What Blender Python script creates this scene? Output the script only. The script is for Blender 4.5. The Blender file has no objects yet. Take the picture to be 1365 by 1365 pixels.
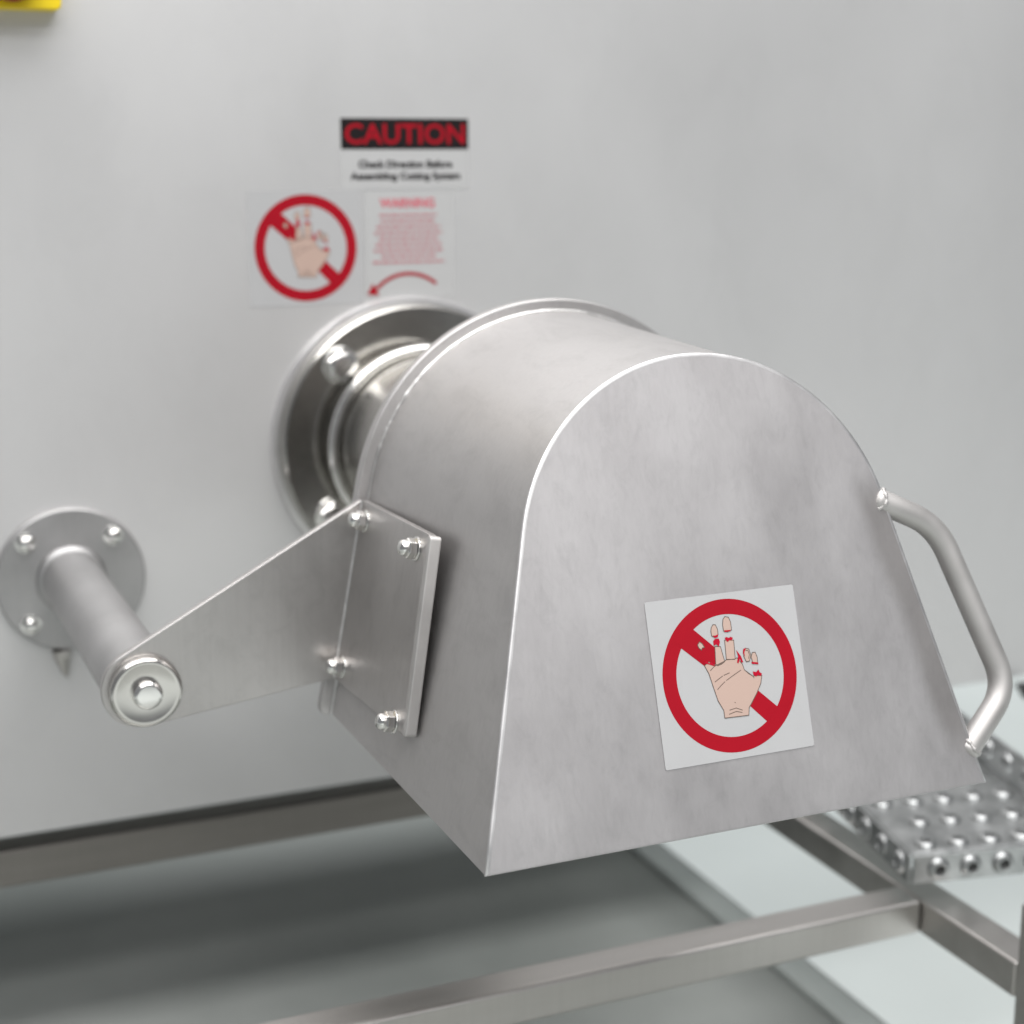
import bpy, bmesh, math, random
from mathutils import Vector, Matrix
random.seed(7)
R = math.radians
scene = bpy.context.scene
COL = scene.collection

# ---------------------------------------------------------------- camera, world, lamps, exposure
cam_d = bpy.data.cameras.new('camera')
cam = bpy.data.objects.new('camera', cam_d); COL.objects.link(cam)
yaw, pit, rol = R(23.15074), R(12.49888), R(-0.13935)
Fw = Vector((math.sin(yaw)*math.cos(pit), math.cos(yaw)*math.cos(pit), -math.sin(pit)))
Rt = Vector((math.cos(yaw), -math.sin(yaw), 0)); Up = Rt.cross(Fw)
R2 = math.cos(rol)*Rt + math.sin(rol)*Up; U2 = -math.sin(rol)*Rt + math.cos(rol)*Up
M = Matrix((R2, U2, -Fw)).transposed().to_4x4()
M.translation = Vector((-0.47032, -1.33067, 0.24338))
cam.matrix_world = M
cam_d.sensor_width = 36; cam_d.lens = 36*2135.58/1365
cam_d.clip_start = 0.02; cam_d.clip_end = 60
cam_d.dof.use_dof = True; cam_d.dof.focus_distance = 0.925; cam_d.dof.aperture_fstop = 4.8
cam_d.dof.aperture_blades = 0
scene.camera = cam

world = bpy.data.worlds.new('World'); scene.world = world; world.use_nodes = True
bg = world.node_tree.nodes['Background']
bg.inputs['Color'].default_value = (0.93, 0.96, 1.0, 1); bg.inputs['Strength'].default_value = 0.25

def area(name, loc, target, sx, sy, power, col=(1, 1, 1)):
    d = bpy.data.lights.new(name, 'AREA'); d.shape = 'RECTANGLE'; d.size = sx; d.size_y = sy
    d.energy = power; d.color = col
    o = bpy.data.objects.new(name, d); COL.objects.link(o); o.location = loc
    o.rotation_euler = (Vector(target)-Vector(loc)).to_track_quat('-Z', 'Y').to_euler()
    return o
area('ceiling_lamp', (-0.35, -0.7, 2.2), (-0.35, -0.7, 0), 3.2, 0.7, 68, (1, 0.99, 0.98))
area('ceiling_lamp', (-0.35, -2.2, 2.2), (-0.35, -2.2, 0), 3.2, 0.7, 64, (1, 0.99, 0.98))
area('ceiling_lamp', (-0.35, -3.7, 2.2), (-0.35, -3.7, 0), 3.2, 0.7, 60, (1, 0.99, 0.98))
area('ceiling_lamp', (1.7, 2.7, 2.2), (1.7, 2.7, 0), 2.4, 1.4, 95, (0.97, 1, 1))

vs = scene.view_settings
scene.view_settings.view_transform = 'Standard'
vs.look = 'None'; vs.exposure = 0.0; vs.gamma = 1.0; vs.use_curve_mapping = False

# ---------------------------------------------------------------- materials
def nmat(name):
    m = bpy.data.materials.new(name); m.use_nodes = True
    nt = m.node_tree; b = nt.nodes['Principled BSDF']
    return m, nt, b
def N(nt, t, **k):
    n = nt.nodes.new(t)
    for a, v in k.items():
        if a in n.inputs: n.inputs[a].default_value = v
        else: setattr(n, a, v)
    return n
def ramp(nt, src, stops):
    r = nt.nodes.new('ShaderNodeValToRGB'); nt.links.new(src, r.inputs[0])
    e = r.color_ramp.elements
    while len(e) < len(stops): e.new(0.5)
    for i, (p, c) in enumerate(stops):
        e[i].position = p; e[i].color = (c, c, c, 1) if not isinstance(c, tuple) else c+(1,)
    return r
def steel(name, lo, hi, rlo, rhi, metal=1.0, scale=(9, 9, 9), nscale=1.0, bump=0.0, bscale=900, spots=0.0, tint=None):
    m, nt, b = nmat(name)
    tc = N(nt, 'ShaderNodeTexCoord'); mp = N(nt, 'ShaderNodeMapping'); mp.inputs['Scale'].default_value = scale
    nt.links.new(tc.outputs['Object'], mp.inputs[0])
    n1 = N(nt, 'ShaderNodeTexNoise'); n1.inputs['Scale'].default_value = nscale; n1.inputs['Detail'].default_value = 6; n1.inputs['Roughness'].default_value = 0.55
    nt.links.new(mp.outputs[0], n1.inputs['Vector'])
    r = ramp(nt, n1.outputs[0], [(0.33, lo), (0.68, hi)])
    out = r.outputs[0]
    if spots > 0:
        n3 = N(nt, 'ShaderNodeTexNoise'); n3.inputs['Scale'].default_value = 5.5; n3.inputs['Detail'].default_value = 8; n3.inputs['Roughness'].default_value = 0.72
        n3.inputs['Distortion'].default_value = 0.6
        nt.links.new(mp.outputs[0], n3.inputs['Vector'])
        r3 = ramp(nt, n3.outputs[0], [(0.28, 1.0-spots), (0.52, 1.0)])
        mx = N(nt, 'ShaderNodeMix', data_type='RGBA', blend_type='MULTIPLY'); mx.inputs[0].default_value = 1
        nt.links.new(out, mx.inputs[6]); nt.links.new(r3.outputs[0], mx.inputs[7]); out = mx.outputs[2]
    if metal == 1.0 and bump > .05:                   # fine wiping and brushing marks
        m2 = N(nt, 'ShaderNodeMapping'); m2.inputs['Scale'].default_value = (420, 420, 14); m2.inputs['Rotation'].default_value = (0, R(8), 0)
        nt.links.new(tc.outputs['Object'], m2.inputs[0])
        n4 = N(nt, 'ShaderNodeTexNoise'); n4.inputs['Scale'].default_value = 1; n4.inputs['Detail'].default_value = 3
        nt.links.new(m2.outputs[0], n4.inputs['Vector'])
        r4 = ramp(nt, n4.outputs[0], [(0.3, .96), (0.7, 1.0)])
        mx = N(nt, 'ShaderNodeMix', data_type='RGBA', blend_type='MULTIPLY'); mx.inputs[0].default_value = 1
        nt.links.new(out, mx.inputs[6]); nt.links.new(r4.outputs[0], mx.inputs[7]); out = mx.outputs[2]
    nt.links.new(out, b.inputs['Base Color'])
    b.inputs['Metallic'].default_value = metal
    rr = ramp(nt, n1.outputs[0], [(0.3, rlo), (0.7, rhi)]); nt.links.new(rr.outputs[0], b.inputs['Roughness'])
    if bump > 0:
        n2 = N(nt, 'ShaderNodeTexNoise'); n2.inputs['Scale'].default_value = bscale; n2.inputs['Detail'].default_value = 3
        nt.links.new(tc.outputs['Object'], n2.inputs['Vector'])
        bp = N(nt, 'ShaderNodeBump'); bp.inputs['Strength'].default_value = bump; bp.inputs['Distance'].default_value = 0.0004
        nt.links.new(n2.outputs[0], bp.inputs['Height']); nt.links.new(bp.outputs[0], b.inputs['Normal'])
    return m
def c3(r, g, b): return (r, g, b)
M_FACE = steel('blasted_face_steel', c3(.505, .488, .492), c3(.555, .54, .545), .52, .62, 1.0, (20, 20, 9), 1.0, .10, 1300, .09)
M_SHELL = steel('blasted_shell_steel', c3(.545, .53, .525), c3(.585, .57, .565), .46, .54, 1.0, (10, 5, 10), 1.0, .10, 1300, .10)
M_RIM = steel('blasted_rim_steel', c3(.62, .61, .61), c3(.72, .71, .71), .34, .42, 1.0, (20, 20, 20))
M_ARM = steel('satin_arm_steel', c3(.49, .47, .46), c3(.57, .55, .54), .33, .45, 1.0, (12, 12, 9), 1.0, .10, 1300, .10)
M_HAND = steel('satin_bar_steel', c3(.50, .485, .475), c3(.57, .555, .545), .56, .64, 1.0, (30, 30, 30))
M_EDGE = steel('ground_edge_steel', c3(.62, .61, .61), c3(.74, .73, .73), .40, .48, 1.0, (60, 60, 60))
M_WELD = steel('weld_steel', c3(.66, .65, .64), c3(.82, .81, .80), .3, .45, 1.0, (150, 150, 150))
M_POL = steel('polished_steel', c3(.36, .35, .33), c3(.47, .455, .43), .17, .25, 1.0, (14, 14, 14), 1.0, 0, 0, .12)
M_CHROME = steel('bright_nut_steel', c3(.72, .71, .69), c3(.8, .79, .77), .12, .2, 1.0, (60, 60, 60))
M_POL2 = steel('polished_cap_steel', c3(.55, .535, .51), c3(.62, .60, .575), .14, .22, 1.0, (30, 30, 30))
M_POST = steel('blasted_post_steel', c3(.42, .415, .415), c3(.50, .495, .495), .44, .54, 1.0, (14, 14, 14), 1.0, .2, 1300, .05)
M_WALL = steel('satin_panel_steel', c3(.615, .61, .61), c3(.655, .65, .65), .43, .50, .55, (3.2, 3.2, 2.2), 1.0, .06, 800, .03)
M_TUBE = steel('satin_tube_steel', c3(.52, .50, .48), c3(.60, .58, .56), .30, .42, 1.0, (3, 30, 30), 1.0, .1, 600)
M_TUBE_SHADE = steel('shaded_tube_steel', c3(.25, .235, .22), c3(.33, .31, .29), .35, .5, 1.0, (3, 30, 30), 1.0, .1, 600)  # darker copy of the tube steel, paints the shade under the cabinet
M_TREAD = steel('galvanised_tread_steel', c3(.33, .34, .34), c3(.58, .59, .59), .34, .48, 1.0, (40, 40, 40))
M_TRAY = steel('dark_tray_steel', c3(.29, .31, .295), c3(.40, .415, .40), .55, .7, .3, (3, 2, 3))
M_TRAYE = steel('tray_rail_steel', c3(.60, .64, .62), c3(.70, .73, .71), .4, .5, .5, (3, 2, 3))
def plain(name, col, rough=.5, metal=0, var=.06, scale=40):
    m, nt, b = nmat(name)
    tc = N(nt, 'ShaderNodeTexCoord'); n1 = N(nt, 'ShaderNodeTexNoise'); n1.inputs['Scale'].default_value = scale; n1.inputs['Detail'].default_value = 4
    nt.links.new(tc.outputs['Object'], n1.inputs['Vector'])
    r = ramp(nt, n1.outputs[0], [(0.3, tuple(c*(1-var) for c in col)), (0.7, tuple(min(1, c*(1+var)) for c in col))])
    nt.links.new(r.outputs[0], b.inputs['Base Color'])
    b.inputs['Roughness'].default_value = rough; b.inputs['Metallic'].default_value = metal
    if 'print' in name or 'vinyl' in name: b.inputs['Specular IOR Level'].default_value = .22
    return m
M_FLOOR = plain('pale_floor_paint', (.76, .80, .78), .35, 0, .04, 3)
M_WHITE = plain('white_vinyl', (.445, .445, .45), .42, 0, .015)
M_CLEAR = plain('pale_grey_vinyl', (.475, .475, .475), .42, 0, .015)
M_RED = plain('red_print', (.35, .0015, .012), .5, 0, .04)
M_BLOOD = plain('crimson_print', (.43, .006, .025), .35, 0, .02)
M_SKIN = plain('skin_tone_print', (.50, .365, .31), .38, 0, .01)
M_LINE = plain('brown_line_print', (.12, .09, .075), .4, 0, .02)
M_BLACK = plain('black_print', (.014, .011, .012), .35, 0, .05)
M_PINK = plain('thin_red_print', (.62, .10, .14), .38, 0, .03)
M_FAINT = plain('faint_red_print', (.50, .20, .22), .4, 0, .03)
M_YEL = plain('yellow_plastic', (.80, .60, .005), .4, 0, .05, 60)
M_REDP = plain('red_plastic', (.30, .02, .01), .35, 0, .05, 60)
M_GAP = plain('grey_green_gap', (.22, .24, .225), .6, 0, .1, 60)
M_DARK = plain('black_rubber_and_hole', (.03, .03, .03), .45, 0, .1, 60)

# shading and reflection of the handle, painted into the face plate's colour
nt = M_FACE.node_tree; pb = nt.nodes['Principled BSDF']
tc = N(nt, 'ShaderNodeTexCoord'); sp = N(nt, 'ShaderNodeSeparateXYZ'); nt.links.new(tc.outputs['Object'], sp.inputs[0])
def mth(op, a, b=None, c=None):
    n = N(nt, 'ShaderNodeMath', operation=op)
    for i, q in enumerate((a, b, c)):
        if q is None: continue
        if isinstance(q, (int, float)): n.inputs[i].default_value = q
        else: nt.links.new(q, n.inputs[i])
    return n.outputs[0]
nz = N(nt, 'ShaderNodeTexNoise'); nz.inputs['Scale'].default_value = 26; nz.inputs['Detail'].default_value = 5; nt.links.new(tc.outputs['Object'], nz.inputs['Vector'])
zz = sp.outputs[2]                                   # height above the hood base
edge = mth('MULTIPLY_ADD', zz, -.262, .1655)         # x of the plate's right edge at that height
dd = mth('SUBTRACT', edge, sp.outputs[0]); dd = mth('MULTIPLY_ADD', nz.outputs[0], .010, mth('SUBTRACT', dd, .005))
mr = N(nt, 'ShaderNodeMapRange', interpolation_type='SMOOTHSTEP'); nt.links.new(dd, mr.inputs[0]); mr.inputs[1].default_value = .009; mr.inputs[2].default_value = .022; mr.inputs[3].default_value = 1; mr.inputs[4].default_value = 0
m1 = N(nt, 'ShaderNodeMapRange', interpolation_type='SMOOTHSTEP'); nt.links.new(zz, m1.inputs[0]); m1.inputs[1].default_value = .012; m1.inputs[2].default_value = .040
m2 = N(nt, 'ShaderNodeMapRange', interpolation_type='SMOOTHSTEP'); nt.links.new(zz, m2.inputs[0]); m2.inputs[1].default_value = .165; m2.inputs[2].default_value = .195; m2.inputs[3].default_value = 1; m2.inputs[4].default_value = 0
handle_shade = mth('MULTIPLY', mth('MULTIPLY', mth('MULTIPLY', mr.outputs[0], m1.outputs[0]), m2.outputs[0]), .5)
mx = N(nt, 'ShaderNodeMix', data_type='RGBA'); nt.links.new(handle_shade, mx.inputs[0])
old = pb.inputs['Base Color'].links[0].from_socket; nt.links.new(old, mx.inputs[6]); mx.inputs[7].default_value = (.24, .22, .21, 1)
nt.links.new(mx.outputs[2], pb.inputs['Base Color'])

# ---------------------------------------------------------------- helpers
def link(name, me, mat, parent=None, loc=None, label=None, smooth=None, bevel=None, kind=None, weight=True):
    o = bpy.data.objects.new(name, me); COL.objects.link(o)
    if mat and not me.materials: me.materials.append(mat)
    if parent is not None: o.parent = parent
    if loc is not None: o.location = loc
    if label: o['label'] = label
    if kind: o['kind'] = kind
    if smooth is not None:
        for p in me.polygons: p.use_smooth = True
        me.set_sharp_from_angle(angle=R(smooth))
    if bevel:
        b = o.modifiers.new('bevel', 'BEVEL'); b.width = bevel; b.segments = 3; b.limit_method = 'ANGLE'; b.angle_limit = R(35)
        b.harden_normals = True
        for p in me.polygons: p.use_smooth = True
    return o
def mesh(name, verts, faces, origin=(0, 0, 0)):
    me = bpy.data.meshes.new(name); ox = Vector(origin)
    me.from_pydata([tuple(Vector(v)-ox) for v in verts], [], faces); me.update()
    bm = bmesh.new(); bm.from_mesh(me); bmesh.ops.recalc_face_normals(bm, faces=bm.faces); bm.to_mesh(me); bm.free()
    return me
def empty(name, loc, label, cat, group=None):
    o = bpy.data.objects.new(name, None); COL.objects.link(o); o.location = loc; o.empty_display_size = .02
    o['label'] = label; o['category'] = cat
    if group: o['group'] = group
    return o
def box(x0, x1, y0, y1, z0, z1):
    v = [(x, y, z) for x in (x0, x1) for y in (y0, y1) for z in (z0, z1)]
    return v, [(0, 1, 3, 2), (4, 6, 7, 5), (0, 4, 5, 1), (2, 3, 7, 6), (0, 2, 6, 4), (1, 5, 7, 3)]
def prism(pts, back):
    """pts: closed outline of 3D points, back: offset vector"""
    n = len(pts); bk = Vector(back)
    v = [Vector(p) for p in pts]+[Vector(p)+bk for p in pts]
    f = [tuple(range(n)), tuple(range(2*n-1, n-1, -1))]+[(i, (i+1) % n, (i+1) % n+n, i+n) for i in range(n)]
    return v, f
def frame_of(axis):
    a = Vector(axis).normalized(); h = Vector((0, 0, 1)) if abs(a.z) < .9 else Vector((1, 0, 0))
    u = h.cross(a).normalized(); return u, a.cross(u), a
def lathe(profile, c, axis, seg=48):
    """profile: (radius, distance along axis)"""
    u, w, a = frame_of(axis); c = Vector(c); v = []; f = []
    for r, d in profile:
        for k in range(seg):
            t = 2*math.pi*k/seg; v.append(c+a*d+(u*math.cos(t)+w*math.sin(t))*r)
    for i in range(len(profile)-1):
        for k in range(seg):
            f.append((i*seg+k, i*seg+(k+1) % seg, (i+1)*seg+(k+1) % seg, (i+1)*seg+k))
    f.append(tuple(range(seg))); n = (len(profile)-1)*seg; f.append(tuple(range(n+seg-1, n-1, -1)))
    return v, f
def tube(path, r, seg=20, cap=True, rfun=None):
    P = [Vector(p) for p in path]; v = []; f = []; prev = None
    for i, p in enumerate(P):
        t = (P[min(i+1, len(P)-1)]-P[max(i-1, 0)]).normalized()
        if prev is None: u = frame_of(t)[0]
        else: u = (prev-t*prev.dot(t)).normalized()
        prev = u; w = t.cross(u); rr = rfun(i) if rfun else r
        for k in range(seg):
            a = 2*math.pi*k/seg; v.append(p+(u*math.cos(a)+w*math.sin(a))*rr)
    for i in range(len(P)-1):
        for k in range(seg):
            f.append((i*seg+k, i*seg+(k+1) % seg, (i+1)*seg+(k+1) % seg, (i+1)*seg+k))
    if cap:
        f.append(tuple(range(seg))); n = (len(P)-1)*seg; f.append(tuple(range(n+seg-1, n-1, -1)))
    return v, f
def join(*vf):
    V = []; Fc = []
    for v, f in vf:
        o = len(V); V += [Vector(q) for q in v]; Fc += [tuple(i+o for i in t) for t in f]
    return V, Fc
def round_corners(pts, rad, n=5):
    """2D polygon with rounded corners; rad scalar or list"""
    out = []; m = len(pts)
    for i in range(m):
        r = rad[i] if isinstance(rad, (list, tuple)) else rad
        p = Vector(pts[i]); a = Vector(pts[i-1])-p; b = Vector(pts[(i+1) % m])-p
        if r <= 0: out.append(tuple(p)); continue
        ang = a.angle(b); d = min(r/math.tan(ang/2), a.length*.49, b.length*.49)
        s = p+a.normalized()*d; e = p+b.normalized()*d
        for k in range(n+1):
            t = k/n; out.append(tuple((1-t)**2*s+2*t*(1-t)*p+t*t*e))
    return out
def obj(name, vf, mat, parent=None, **k):
    org = parent.matrix_world.translation if False else (parent.location if parent is not None and parent.parent is None else (parent.parent.location+parent.location if parent is not None else Vector((0, 0, 0))))
    return link(name, mesh(name, vf[0], vf[1], org), mat, parent, **k)

# ---------------------------------------------------------------- setting
fl = obj('floor', ([(-9, -9, -.9), (9, -9, -.9), (9, 9, -.9), (-9, 9, -.9)], [(0, 1, 2, 3)]), M_FLOOR, kind='structure')

cab = empty('machine_cabinet', (0, .3, -.32), 'large pale grey stainless steel machine cabinet whose flat front panel fills the background', 'machine cabinet')
obj('front_panel', box(-1.5, 1.25, 0, .004, -.318, 1.25), M_WALL, cab, bevel=.0015)
obj('housing', box(-1.498, 1.248, .0045, .5, -.316, 1.248), M_WALL, cab)
obj('gap_shade_strip', box(-1.49, .30, .014, .030, -.322, -.3165), M_GAP, cab)  # strip added to darken the shaded gap under the panel
kn = lathe([(.004, 0), (.004, .012), (.0095, .013), (.011, .017), (.011, .024), (.0085, .028), (.003, .029)], (.7045, -.002, -.3270), (0, -1, 0), 24)
obj('levelling_knob', kn, M_DARK, cab, smooth=40)

# ---------------------------------------------------------------- steel frame below
fr = empty('steel_frame', (.327, -.338, -.9), 'welded square tube steel frame running under the machine and the hood', 'frame')
ZT = -.350
def rail(name, x0, x1, y0, y1, z0, z1, mat=M_TUBE): return obj(name, box(x0, x1, y0, y1, z0, z1), mat, fr, bevel=.003)
rail('front_rail', -1.3, .3110, -.3515, -.3205, ZT-.029, ZT)
rail('side_rail', .3120, .3440, -.4640, .42, ZT-.030, ZT-.0005)
rail('rear_rail', -1.3, .3110, .0330, .0630, ZT-.029, ZT+.006, M_TUBE_SHADE)
rail('leg', .3115, .3445, -.498, -.4650, -.9, -.300)
rail('leg', .3115, .3445, .4210, .453, -.9, -.33)
tray = obj('tray', box(-1.3, .3240, -1.28, .70, -.540, -.532), M_TRAY, fr, bevel=.001)  # carried forward out of view to darken reflections in the flange
rail('tray_rail', .3250, .3580, -1.28, .70, -.548, -.524, M_TRAYE)
rail('tray_shadow_strip', .3590, .3850, -1.28, .70, -.556, -.547, M_TRAY)  # dark strip added for the shadow line beside the tray rail

# ---------------------------------------------------------------- pierced step tread
td = empty('step_tread', (.305, -.344, -.336), 'pierced metal step tread with rows of raised studs, at the right behind the hood', 'step')
ta = R(-12); tx = Vector((math.cos(ta), math.sin(ta), 0)); ty = Vector((-math.sin(ta), math.cos(ta), 0)); to = Vector((.3045, -.3445, 0))
TW, TL, TZ, TH = .150, .46, -.310, .026
def tp(a, b, z): return to+tx*a+ty*b+Vector((0, 0, z))
def tbox(a0, a1, b0, b1, z0, z1):
    v = [tp(a, b, z) for a in (a0, a1) for b in (b0, b1) for z in (z0, z1)]
    return v, box(0, 1, 0, 1, 0, 1)[1]
obj('tread_plate', tbox(0, TW, 0, TL, TZ-.003, TZ), M_TREAD, td, bevel=.0012)
obj('front_flange', tbox(0.0005, TW-.0005, -.0032, -.0002, TZ-TH, TZ-.0015), M_TREAD, td, bevel=.001)
obj('side_flange', tbox(-.0032, -.0002, 0, TL, TZ-TH, TZ-.0015), M_TREAD, td, bevel=.001)
obj('upstand', tbox(TW+.0002, TW+.0032, 0, TL, TZ-.002, TZ+.032), M_TREAD, td, bevel=.001)
stud = lathe([(.0098, 0), (.0092, .0018), (.0076, .0036), (.0056, .0044), (.0046, .0040), (.0040, .0012)], (0, 0, 0), (0, 0, 1), 20)
sm = mesh('stud', stud[0], stud[1]); sm.materials.append(M_TREAD); sm.materials.append(M_DARK)
for p in sm.polygons:
    if len(p.vertices) > 4 and p.center.z > .0005: p.material_index = 1  # black disc paints the shade inside each pierced hole
def put_stud(P, axis, first=[None]):
    o = link('stud', sm, M_TREAD, td, loc=P-td.location, smooth=50) if first[0] is None else first[0].copy()
    if first[0] is not None: COL.objects.link(o); o.location = P-td.location
    first[0] = o
    o.rotation_mode = 'QUATERNION'; o.rotation_quaternion = Vector(axis).to_track_quat('Z', 'Y')
for i in range(10):
    for j in range(5):
        a = .018+.0285*j+(.01425 if i % 2 else 0); b = .014+.043*i
        if a < TW-.008 and b < TL-.01: put_stud(tp(a, b, TZ-.0002), (0, 0, 1))
for j in range(5): put_stud(tp(.022+.0285*j, -.0031, TZ-.014), -ty)
for i in range(9): put_stud(tp(-.0031, .016+.034*i, TZ-.014), -tx)
for i in range(11): put_stud(tp(TW+.0001, .02+.036*i, TZ+.017), -tx)

# ---------------------------------------------------------------- stickers and signs on the panel
def disc_ring(cx, cz, r0, r1, seg=96):
    v = []; f = []
    for r in (r0, r1):
        for k in range(seg): t = 2*math.pi*k/seg; v.append((cx+r*math.cos(t), cz+r*math.sin(t)))
    for k in range(seg): f.append((k, (k+1) % seg, seg+(k+1) % seg, seg+k))
    return v, f
HAND = dict(
 palm=[(-16.5,7.6),(-13.3,9.5),(-9.4,6.7),(-2.7,8.7),(-1.5,9.5),(3.7,8.8),(5.5,9.6),(8.6,5.4),(9.4,2.0),(14.5,-2.3),(20.6,-2.7),(19.2,-7.2),(15.7,-12.4),(10.9,-18.3),(9.3,-20.1),(8.4,-24.5),(-7.7,-24.0),(-7.7,-19.5),(-10.6,-13.6),(-12.4,-5.9),(-14.3,2.7)],
 fingers=[[(-8.1,17.8),(-4.4,17.3),(-2.9,8.4),(-5,7.2),(-7.9,6.5),(-9.0,7.6)],[(-1.1,20.7),(4.9,20.0),(4.3,9.0),(-1.6,9.2)],
  [(-8.8,29.0),(-7.5,30.5),(-5.9,30.3),(-4.9,27.7),(-4.9,24.4),(-7.5,23.3),(-9.2,24.0),(-9.4,26.8)],
  [(-0.4,32.8),(1.1,34.3),(3.4,33.7),(4.4,30.8),(4.4,26.1),(1.4,25.2),(-1.0,26.1),(-1.1,29.6)],
  [(10.7,13.6),(11.9,14.4),(14.2,13.7),(15.0,10.3),(13.7,6.7),(11.5,6.5),(10.2,9.9)],
  [(15.1,8.9),(16.2,11.3),(18.2,11.3),(19.1,8.4),(18.9,5.1),(15.7,5.3)],
  [(-19.3,20.0),(-17.8,21.7),(-16.1,20.4),(-15.0,18.1),(-16.4,18.0),(-17.2,16.8),(-18.6,18.1)]],
 blood=[[(-8.6,24.2),(-6.8,24.1),(-4.9,24.7),(-5.4,23.0),(-7.6,22.8)],[(-8.8,21.1),(-7.1,22.3),(-4.8,22.0),(-4.4,20.1),(-5.5,17.4),(-7.1,19.0),(-8.8,18.3)],
  [(-0.6,26.4),(3.4,26.2),(3.6,25.4),(-0.4,25.3)],[(-0.9,22.0),(0.4,22.4),(1.6,21.7),(3.1,22.2),(4.6,21.4),(3.5,20.1),(1.7,20.3),(0.8,19.3),(-0.4,20.6)],
  [(5.6,14.2),(6.4,10.4),(5.1,6.8),(6.0,6.2),(7.4,8.9),(7.9,6.5),(9.3,6.5),(8.3,10.2)],[(10.4,14.1),(12.4,14.5),(10.9,12.2),(10.8,9.4),(9.9,11.8)],
  [(14.7,6.1),(19.2,5.1),(19.3,4.1),(15.0,4.8)],[(14.9,0.4),(17.0,-0.3),(18.8,1.1),(19.4,-0.6),(20.8,-1.7),(19.8,-3.0),(17.8,-2.1),(16.6,-2.9),(14.9,-1.5)],
  [(-17.1,9.1),(-14.8,10.0),(-13.3,8.6),(-11.8,9.2),(-9.5,6.3),(-13.5,8.0)]],
 lines=[[(-11.0,-2.5),(-8.3,-1.1),(-5.6,0.2)],[(-4.6,.6),(-0.8,1.5)],[(-9.9,-7.0),(-7.3,-5),(-4.5,-3.2)],[(-3.4,-2.6),(1.7,-.2),(7.0,2.1)],[(-3.8,-19.9),(0.6,-19.2),(4.6,-21.0)],
  [(-13,4.4),(-9.4,7)],[(9.4,2),(12,-.6),(14.5,-2.3),(15.1,-3.4)],[(.2,-15.8),(.6,-16.2)],[(-4.4,-22.2),(.4,-21.2),(4.2,-22.3)],
  [(12.0,13.2),(13.5,12.8),(14.1,10.5),(13.2,8.2)]],
 bars=[[(-31.5,20.6),(-22.6,31.0),(-6.9,16.2),(-8.9,7.6),(-14.2,5.4)],[(13.2,-7.6),(28.8,-22.4),(20.8,-30.4),(8.8,-18.0)]])
def prohibition(root, P, mirror=1):
    """P(u, v, h) maps sticker metres + height above the base to world"""
    def poly(pts, h, k=.001): return [P(a*k, b*k, h) for a, b in pts]
    def flat(list2d, h):
        V = []; Fc = []
        for pl in list2d:
            o = len(V); V += poly(pl, h); Fc.append(tuple(range(o, o+len(pl))))
        return V, Fc
    w, hh = .050, .0482
    corners = round_corners([(-w, -hh), (w, -hh), (w, hh), (-w, hh)], .0012, 3)
    n = (P(0, 0, 1)-P(0, 0, 0))
    obj('backing', prism([P(a, b, .00025) for a, b in corners], -n*.0002), M_WHITE, root)
    rv, rf = disc_ring(0, 0, .0357, .0447)
    bars = [(tuple(q[0]*.001 for q in ()),)]
    V = [P(a, b, .00032) for a, b in rv]; Fc = list(rf)
    obj('ring', (V, Fc), M_RED, root)
    for bar in HAND['bars']: obj('slash', flat([bar], .00036), M_RED, root)
    obj('hand_print', flat([HAND['palm']]+HAND['fingers'], .00044), M_SKIN, root)
    def strokes(lines, closed, wd, h):
        V = []; Fc = []
        for ln in lines:
            m = len(ln); rng = range(m if closed else m-1)
            for i in rng:
                a = Vector(ln[i]); b = Vector(ln[(i+1) % m]); d = (b-a)
                if d.length < 1e-6: continue
                d.normalize(); s = Vector((-d.y, d.x))*wd/2; a = a-d*wd*.4; b = b+d*wd*.4
                o = len(V); V += poly([tuple(a-s), tuple(b-s), tuple(b+s), tuple(a+s)], h); Fc.append((o, o+1, o+2, o+3)); h += 2e-7
        return V, Fc
    obj('outline', strokes([HAND['palm']]+HAND['fingers'], True, .42, .00048), M_LINE, root)
    obj('crease', strokes(HAND['lines'], False, .38, .00052), M_LINE, root)
    obj('blood_print', flat(HAND['blood'], .00058), M_BLOOD, root)

def text_vf(body, P, width, height, bold=.012, h=.0003, sx=None):
    cu = bpy.data.curves.new('t', 'FONT'); cu.body = body; cu.size = 1; cu.offset = bold; cu.resolution_u = 3
    o = bpy.data.objects.new('t', cu); COL.objects.link(o)
    dg = bpy.context.evaluated_depsgraph_get(); me = bpy.data.meshes.new_from_object(o.evaluated_get(dg))
    xs = [v.co.x for v in me.vertices]; ys = [v.co.y for v in me.vertices]
    x0, x1, y0, y1 = min(xs), max(xs), min(ys), max(ys)
    V = [P(((v.co.x-x0)/(x1-x0)-.5)*width, ((v.co.y-y0)/(y1-y0)-.5)*height, h) for v in me.vertices]
    Fc = [tuple(p.vertices) for p in me.polygons]
    bpy.data.objects.remove(o); bpy.data.meshes.remove(me); bpy.data.curves.remove(cu)
    return V, Fc
def wallP(cx, cz): return lambda a, b, h: Vector((cx+a, -h, cz+b))

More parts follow.
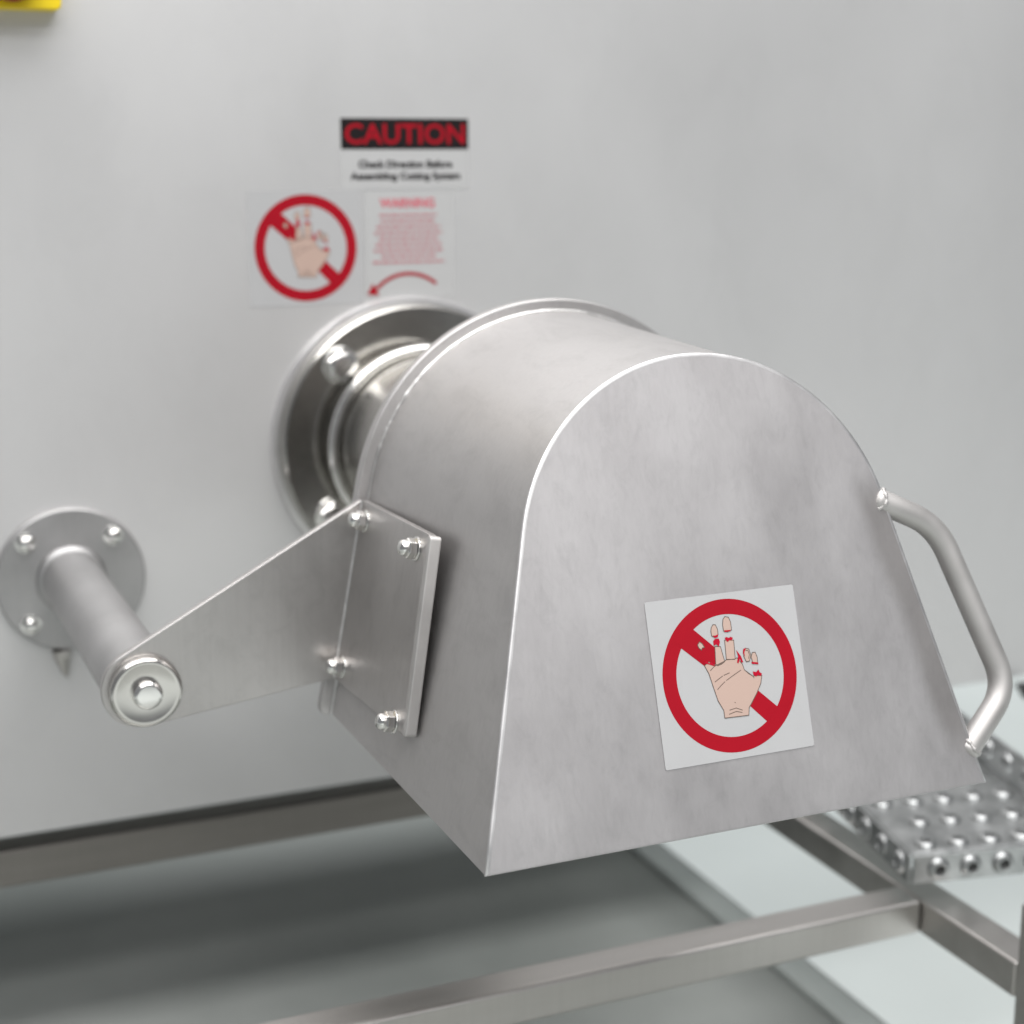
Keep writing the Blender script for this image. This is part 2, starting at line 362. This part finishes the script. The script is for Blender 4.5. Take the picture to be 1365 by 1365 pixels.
cs = empty('caution_sign', (.0005, -.0002, .2460), 'rectangular label with red CAUTION on a black band, above the round flange', 'label')
obj('backing', prism([(a, -.0003, b) for a, b in round_corners([(-.0582, .2165), (.0586, .2165), (.0586, .2762), (-.0582, .2762)], .0012, 3)], (0, .0002, 0)), M_CLEAR, cs)
obj('black_band', ([(-.0575, -.0005, .2500), (.0578, -.0005, .2500), (.0578, -.0005, .2756), (-.0575, -.0005, .2756)], [(0, 1, 2, 3)]), M_BLACK, cs)
obj('caution_lettering', text_vf('CAUTION', wallP(.0002, .2628),   .1085, .0172, .020, .0007), M_RED, cs)
obj('instruction_lettering', text_vf('Check Direction Before', wallP(.0, .2376), .0850, .0064, .034, .0006), M_BLACK, cs)
obj('instruction_lettering', text_vf('Assembling Cutting System', wallP(.0, .2268), .1000, .0080, .034, .0006), M_BLACK, cs)

wl = empty('warning_label', (.0035, -.0002, .169), 'pale label with red heading, faint red text and a curved arrow under the CAUTION label', 'label')
obj('backing', prism([(a, -.0003, b) for a, b in round_corners([(-.0380, .1235), (.0445, .1235), (.0445, .2150), (-.0380, .2150)], .0012, 3)], (0, .0002, 0)), M_CLEAR, wl)
obj('heading_lettering', text_vf('WARNING', wallP(.0008, .2048), .0500, .0082, .022, .0006), M_PINK, wl)
V = []; Fc = []
for i, wd in enumerate([.052, .050, .058, .062, .054, .060, .064, .050, .066]):
    z = .1945-i*.0050; x = -wd/2+.0015
    while x < wd/2+.0015:
        w = random.uniform(.0026, .0085); w = min(w, wd/2+.0015-x)
        if w > .0008:
            o = len(V); V += [(x, -.0006, z-.0010), (x+w, -.0006, z-.0010), (x+w, -.0006, z+.0010), (x, -.0006, z+.0010)]; Fc.append((o, o+1, o+2, o+3))
        x += w+.0012
obj('small_print', (V, Fc), M_FAINT, wl)
V = []; Fc = []; n = 28
for k in range(n+1):
    t = R(142-k*(142-52)/n) ; rr = .0405
    cx, cz = .0005, .1040
    t = R(140-k*(140-50)/n)
    for r in (rr-.0013-.0004, rr+.0013): V.append((cx+r*math.cos(t), -.0006, cz+r*math.sin(t)))
for k in range(n): Fc.append((2*k, 2*k+2, 2*k+3, 2*k+1))
obj('arrow_arc', (V, Fc), M_RED, wl)
obj('arrow_head', ([(-.0372, -.00068, .1275), (-.0262, -.00068, .1262), (-.0318, -.00068, .1368)], [(0, 1, 2)]), M_RED, wl)

ps = empty('prohibition_sticker', (-.0904, -.0002, .1688), 'small blurred no hands sticker on the panel, left of the faint warning text', 'sticker', 'no hands stickers')
prohibition(ps, wallP(-.0904, .1683))

# ---------------------------------------------------------------- emergency stop box
es = empty('emergency_stop_box', (-.322, 0, .39), 'yellow push button box cut off by the top left corner', 'switch box')
obj('housing', prism([(a, -.024, b) for a, b in round_corners([(-.366, .3535), (-.2835, .3535), (-.2835, .437), (-.366, .437)], .005, 5)], (0, .0235, 0)), M_YEL, es, bevel=.0015)
obj('collar', lathe([(.021, 0), (.021, .004), (.0195, .0055)], (-.3200, -.0245, .3790), (0, -1, 0), 40), M_REDP, es, smooth=40)
obj('button', lathe([(.014, 0), (.014, .010), (.0185, .013), (.0190, .018), (.016, .022), (.006, .0235)], (-.3200, -.0305, .3785), (0, -1, 0), 40), M_REDP, es, smooth=40)

# ---------------------------------------------------------------- outlet flange and neck
of = empty('outlet_flange', (0, 0, 0), 'polished round outlet flange and neck bolted to the panel behind the hood', 'pipe flange')
FC = (-.0015, 0, -.0012)
obj('back_ring', lathe([(.1260, -.0005), (.1260, .003), (.1245, .0055), (.1215, .0062)], FC, (0, -1, 0), 128), M_RIM, of, smooth=30)
obj('flange', lathe([(.1205, .0055), (.1205, .0165), (.1198, .0205), (.1178, .0225), (.04, .0225)], FC, (0, -1, 0), 128), M_POL, of, smooth=35)
obj('neck', lathe([(.0845, .0222), (.0815, .0222), (.0800, .0430), (.0775, .0480), (.0765, .0520), (.0765, .2300), (.080, .255), (.080, .2905)], (-.003, 0, .0012), (0, -1, 0), 128), M_POL, of, smooth=45)
ringc = [(.0818+.0046*math.cos(R(t)), .0455+.0046*math.sin(R(t))) for t in range(-90, 271, 20)]
v, f = lathe(ringc, (-.003, 0, .0012), (0, -1, 0), 128)
obj('neck_rim', (v, f[:-2]), M_CHROME, of, smooth=60)
def hexhead(r, h, washer=None, dome=0, c=(0, 0, 0), axis=(0, 0, 1), rot=0):
    """hex prism with chamfer, optional washer below and dome on top"""
    parts = []; base = 0
    if washer: parts.append(lathe([(washer[0], 0), (washer[0], washer[1]*.7), (washer[0]*.95, washer[1])], c, axis, 32)); base = washer[1]
    u, w, a = frame_of(axis); cc = Vector(c); V = []; rings = [(1, base+.0001), (1, base+h*.86), (.90, base+h)]
    for rr, d in rings:
        for k in range(6):
            t = R(60*k+rot); V.append(cc+a*d+(u*math.cos(t)+w*math.sin(t))*r*rr)
    Fc = []
    for i in range(2):
        for k in range(6): Fc.append((i*6+k, i*6+(k+1) % 6, (i+1)*6+(k+1) % 6, (i+1)*6+k))
    Fc += [tuple(range(6)), tuple(range(17, 11, -1))]
    parts.append((V, Fc))
    if dome:
        rd = r*.80; top = base+h-.0002
        prof = [(rd, top)]+[(rd*math.cos(R(a)), top+dome*(.35+.65*math.sin(R(a)))) for a in (0, 15, 30, 45, 60, 72, 82, 88)]
        parts.append(lathe(prof, c, axis, 32))
    return join(*parts)
bolt_vf = hexhead(.0150, .0095, (.0165, .0028), .0030, rot=10)
bm0 = mesh('bolt', bolt_vf[0], bolt_vf[1]); b0 = None
for ang in (134, 217, 36, 305):
    loc = Vector((-.0015+.0985*math.cos(R(ang)), -.0226, -.0005+.0985*math.sin(R(ang))))
    if b0 is None: b0 = link('bolt', bm0, M_CHROME, of, loc=loc, smooth=30, bevel=.0006); o = b0
    else: o = b0.copy(); COL.objects.link(o); o.location = loc
    o.rotation_mode = 'QUATERNION'; o.rotation_quaternion = Vector((0, -1, 0)).to_track_quat('Z', 'Y')

# ---------------------------------------------------------------- hinge post
PC = Vector((-.3010, 0, -.0975))
hp = empty('hinge_post', (-.3010, 0, -.0975), 'grey round steel hinge post standing out from the panel on a bolted round flange', 'post')
obj('flange', lathe([(.0605, .0002), (.0605, .0065), (.0590, .0085), (.02, .0085)], PC, (0, -1, 0), 96), M_POST, hp, smooth=35)
obj('weld', lathe([(.0290, .0086), (.0280, .0108), (.0262, .0122), (.0246, .0128)], PC, (0, -1, 0), 64), M_POST, hp, smooth=60)
obj('tube', tube([PC+Vector((0, -.0088, 0)), PC+Vector((.0035, -.2990, -.0025))], .0245, 64), M_POST, hp, smooth=40)
pb_vf = hexhead(.0074, .0045, (.0085, .0012), .0035, rot=20); pbm = mesh('bolt', pb_vf[0], pb_vf[1]); b0 = None
for sx, sz in ((-1, 1), (1, 1), (-1, -1), (1, -1)):
    loc = Vector((sx*.0352, -.0086, sz*.0345))
    if b0 is None: b0 = link('bolt', pbm, M_CHROME, hp, loc=loc, smooth=30, bevel=.0004); o = b0
    else: o = b0.copy(); COL.objects.link(o); o.location = loc
    o.rotation_mode = 'QUATERNION'; o.rotation_quaternion = Vector((0, -1, 0)).to_track_quat('Z', 'Y')
obj('grease_fitting', join(lathe([(.0075, 0), (.0075, .006), (.0062, .009), (.0050, .013), (.0020, .022), (.0008, .024)], PC+Vector((-.012, -.006, -.0595)), (.12, 0, -1), 16)), M_TUBE, hp, smooth=40)

# ---------------------------------------------------------------- the hood
hood = empty('guard_hood', (0, -.45, -.137), 'large arched stainless steel safety hood with a side handle, bolted to its swing arm', 'machine guard')
TI = R(17.75); YF = -.5425
def fp(x, s, out=0.0):      # point on the tilted front plate, out = metres towards the viewer
    return Vector((x, YF+s*math.sin(TI)-out*math.cos(TI), s*math.cos(TI)+out*math.sin(TI)))
def section(Rr, c, a, bot, n_side=10, n_arc=56, off=0.0):
    a = R(a); Rr = Rr+off; pts = []
    xb = (Rr-(bot-c)*math.sin(a))/math.cos(a); zt = c+Rr*math.sin(a); xt = Rr*math.cos(a)
    for i in range(n_side): t = i/n_side; pts.append((-(xb+(xt-xb)*t), bot+(zt-bot)*t))
    for i in range(n_arc+1): t = math.pi-a-(math.pi-2*a)*i/n_arc; pts.append((Rr*math.cos(t), c+Rr*math.sin(t)))
    for i in range(n_side-1, -1, -1): t = i/n_side; pts.append(((xb+(xt-xb)*t), bot+(zt-bot)*t))
    return pts
FRT = dict(Rr=.1255, c=.0107, a=14.1, bot=-.1435); REA = dict(Rr=.1370, c=0, a=11.5, bot=-.1370)
def loft(offF, offR, steps=14):
    A = [Vector((x, -.3000, z)) for x, z in section(off=offR, **REA)]; B = [fp(x, s, -.0020) for x, s in section(off=offF, **FRT)]
    return [[A[i].lerp(B[i], k/steps) for i in range(len(A))] for k in range(steps+1)]
rows = loft(-.0008, 0); inn = loft(-.0033, -.0025); n = len(rows[0]); m = len(rows)
V = [p for r in rows for p in r]+[p for r in inn for p in r]; Fc = []; o2 = n*m
for k in range(m-1):
    for i in range(n-1):
        a = k*n+i; Fc.append((a, a+1, a+n+1, a+n)); Fc.append((o2+a, o2+a+n, o2+a+n+1, o2+a+1))
for k in range(m-1):
    a = k*n; Fc.append((a, a+n, o2+a+n, o2+a)); b = k*n+n-1; Fc.append((b, o2+b, o2+b+n, b+n))
for i in range(n-1):
    Fc.append((i, o2+i, o2+i+1, i+1)); q = (m-1)*n+i; Fc.append((q, q+1, o2+q+1, o2+q))
obj('shell', (V, Fc), M_SHELL, hood, smooth=50)
# front plate: slab with a softly rounded rim
rings = [(-.0016, -.0022), (.0000, -.0019), (.0003, -.0013), (.0002, -.0007), (-.0001, -.0003), (-.0006, .0000), (-.0012, .00012), (-.0022, .00014)]
outl = []
base = section(**FRT)
nb = len(base)
def inset(d, out):
    pts = section(off=d, Rr=FRT['Rr'], c=FRT['c'], a=FRT['a'], bot=FRT['bot']-d*.6)
    return [fp(x, s, out) for x, s in pts]
V = []; Fc = []
for d, o_ in rings: V += inset(d, o_)
for k in range(len(rings)-1):
    for i in range(nb): a = k*nb+i; b = k*nb+(i+1) % nb; Fc.append((a, b, b+nb, a+nb))
Fc.append(tuple(range(nb))); q = (len(rings)-1)*nb; Fc.append(tuple(range(q+nb-1, q-1, -1)))
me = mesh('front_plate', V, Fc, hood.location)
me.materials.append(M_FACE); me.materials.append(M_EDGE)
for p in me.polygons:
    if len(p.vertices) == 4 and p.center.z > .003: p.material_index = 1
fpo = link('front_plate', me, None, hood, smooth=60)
# back flange of the hood
def fl_out(off): return round_corners([(x, z) for x, z in section(off=off, Rr=REA['Rr'], c=0, a=REA['a'], bot=-.1385)], [.010]+[0]*(nb-2)+[.010], 4)
FO = fl_out(.0088)
obj('back_flange', prism([(x, -.2998, z) for x, z in FO], (0, .0085, 0)), M_SHELL, hood, bevel=.0014)
# weld bead round the joint between shell and flange
wp = [Vector((x, -.3008, z)) for x, z in section(off=.0006, n_side=40, n_arc=220, **REA)]
ro = [1+random.uniform(-.25, .25) for _ in wp]
for _ in range(2): ro = [(ro[max(i-1, 0)]+ro[i]+ro[min(i+1, len(ro)-1)])/3 for i in range(len(ro))]
obj('weld_bead', tube(wp, .0012, 8, rfun=lambda i: .00115*(ro[i]+.06*math.sin(i*1.9))), M_WELD, hood, smooth=80)

# hinge arm
ap = []
c0 = Vector((-.2985, -.0995)); rr = .0268
P1 = Vector((-.1455, .0150)); P2 = Vector((-.1680, -.1095))
d1 = (P1-c0); a1 = math.atan2(d1.y, d1.x)+math.acos(rr/d1.length)
d2 = (P2-c0); a2 = math.atan2(d2.y, d2.x)-math.acos(rr/d2.length)
arc = []; a2_ = a2 if a2 < 0 else a2-2*math.pi
a2n = a2_+2*math.pi
for k in range(29):
    t = a1+(a2n-a1)*k/28; arc.append((c0.x+rr*math.cos(t), c0.y+rr*math.sin(t)))
ap = arc+[(-.1671, -.1098), (-.1438, .0150)]
obj('hinge_arm', prism([(x, -.3062, z) for x, z in ap], (0, .0058, 0)), M_ARM, hood, bevel=.0008)
# side plate
A = Vector((-.1435, -.3064, .0150)); D = Vector((-.1668, -.3064, -.1100)); B = Vector((-.1444, -.4440, .0200)); Cc = Vector((-.1682, -.4560, -.1020))
A0, D0 = A.copy(), D.copy()
nn = (B-A).cross(D-A).normalized()
if nn.x > 0: nn = -nn
Cc = Cc-nn*(Cc-A).dot(nn)
e1 = (B-A).normalized(); e2 = nn.cross(e1)
def to2(p): q = p-A; return (q.dot(e1), q.dot(e2))
poly2 = round_corners([to2(A), to2(B), to2(Cc), to2(D)], [.001, .007, .006, .001], 5)
obj('side_plate', prism([A+e1*a+e2*b for a, b in poly2], -nn*.0050), M_ARM, hood, bevel=.0009)
obj('bend_highlight', tube([A0+Vector((.0003, .0006, -.0008)), D0+Vector((.0003, .0006, .0006))], .0015, 16), M_WELD, hood, smooth=60)  # thin bright tube added to draw the highlight along the fold
eb = (Cc-B).normalized(); ei = -e1                       # thin raised bar along the free edge
q0, q1 = B+eb*.0005+e1*.0022, Cc-eb*.0005+e1*.0022
bar2 = round_corners([to2(q0), to2(q0+ei*.0060), to2(q1+ei*.0060), to2(q1)], .0026, 5)
obj('edge_bar', prism([A+nn*.0012+e1*a+e2*b for a, b in bar2], -nn*.0078), M_HAND, hood, bevel=.0012)
nut_vf = hexhead(.0066, .0056, (.0078, .0012), .0058, rot=15); nm = mesh('cap_nut', nut_vf[0], nut_vf[1]); b0 = None
for P in ((-.1460, -.3200, .0030), (-.1478, -.4231, .0072), (-.1687, -.4330, -.0992), (-.1668, -.3200, -.0975)):
    q = Vector(P); q = q-nn*(q-A).dot(nn)+nn*.00005; loc = q-hood.location
    if b0 is None: b0 = link('cap_nut', nm, M_CHROME, hood, loc=loc, smooth=30, bevel=.0003); o = b0
    else: o = b0.copy(); COL.objects.link(o); o.location = loc
    o.rotation_mode = 'QUATERNION'; o.rotation_quaternion = nn.to_track_quat('Z', 'Y')
# pivot cap on the post
cc = (c0.x+.0015, -.3064, c0.y-.001)
cap = obj('pivot_cap', lathe([(.0235, 0), (.0240, .0012), (.0240, .0052), (.0230, .0075), (.0212, .0083), (.0195, .0078), (.0100, .0074)], cc, (0, -1, 0), 72), M_POL2, hood, smooth=50)
obj('pivot_bolt', lathe([(.0098, .0070), (.0098, .0120), (.0092, .0138), (.0078, .0148), (.0068, .01495)], cc, (0, -1, 0), 40), M_CHROME, hood, smooth=50)
# handle, bent from round bar
hpts = [(.1195, .0385), (.1610, .0185), (.1975, -.0880), (.1605, -.1225)]
def hp3(q): return fp(q[0], q[1], -.0046)
hc = []
H = [hp3(q) for q in hpts]
hc.append(H[0])
for i in (1, 2):
    a = (H[i-1]-H[i]).normalized(); b = (H[i+1]-H[i]).normalized(); d = .0185
    s = H[i]+a*d; e = H[i]+b*d
    for k in range(13): t = k/12; hc.append((1-t)**2*s+2*t*(1-t)*H[i]+t*t*e)
hc.append(H[3])
def dome_ends(path, r):
    P = [Vector(p) for p in path]; a = (P[0]-P[1]).normalized(); b = (P[-1]-P[-2]).normalized(); st = []; en = []
    for k in (85, 70, 52, 35, 18): st.append((P[0]+a*r*.55*math.sin(R(k)), r*math.cos(R(k))))
    for k in (18, 35, 52, 70, 85): en.append((P[-1]+b*r*.55*math.sin(R(k)), r*math.cos(R(k))))
    full = st+[(p, r) for p in P]+en
    return tube([p for p, _ in full], r, 32, rfun=lambda i: full[i][1])
obj('handle', dome_ends(hc, .0077), M_HAND, hood, smooth=60)
# uneven weld fillets where the bar meets the hood
for P, Q, k in ((H[0], H[1], .03), (H[3], H[2], .03)):
    T = (Q-P).normalized(); c = P.lerp(Q, k); u, w, a = frame_of(T); ph = random.uniform(0, 6)
    path = [c+T*(.0012*math.sin(3*t+ph))+(u*math.cos(t)+w*math.sin(t))*.0074 for t in [2*math.pi*q/60 for q in range(61)]]
    obj('handle_weld', tube(path, .0013, 8, rfun=lambda i: .0013*(1+.22*math.sin(i*.94+ph)+.12*math.sin(i*2.3))), M_HAND, hood, smooth=70)

# sticker on the hood face
fs = empty('prohibition_sticker', fp(-.0021, -.0553, .0004), 'large sharp white no hands sticker on the sloping front of the hood', 'sticker', 'no hands stickers')
prohibition(fs, lambda a, b, h: fp(-.0021+a, -.0553+b, h+.00036))
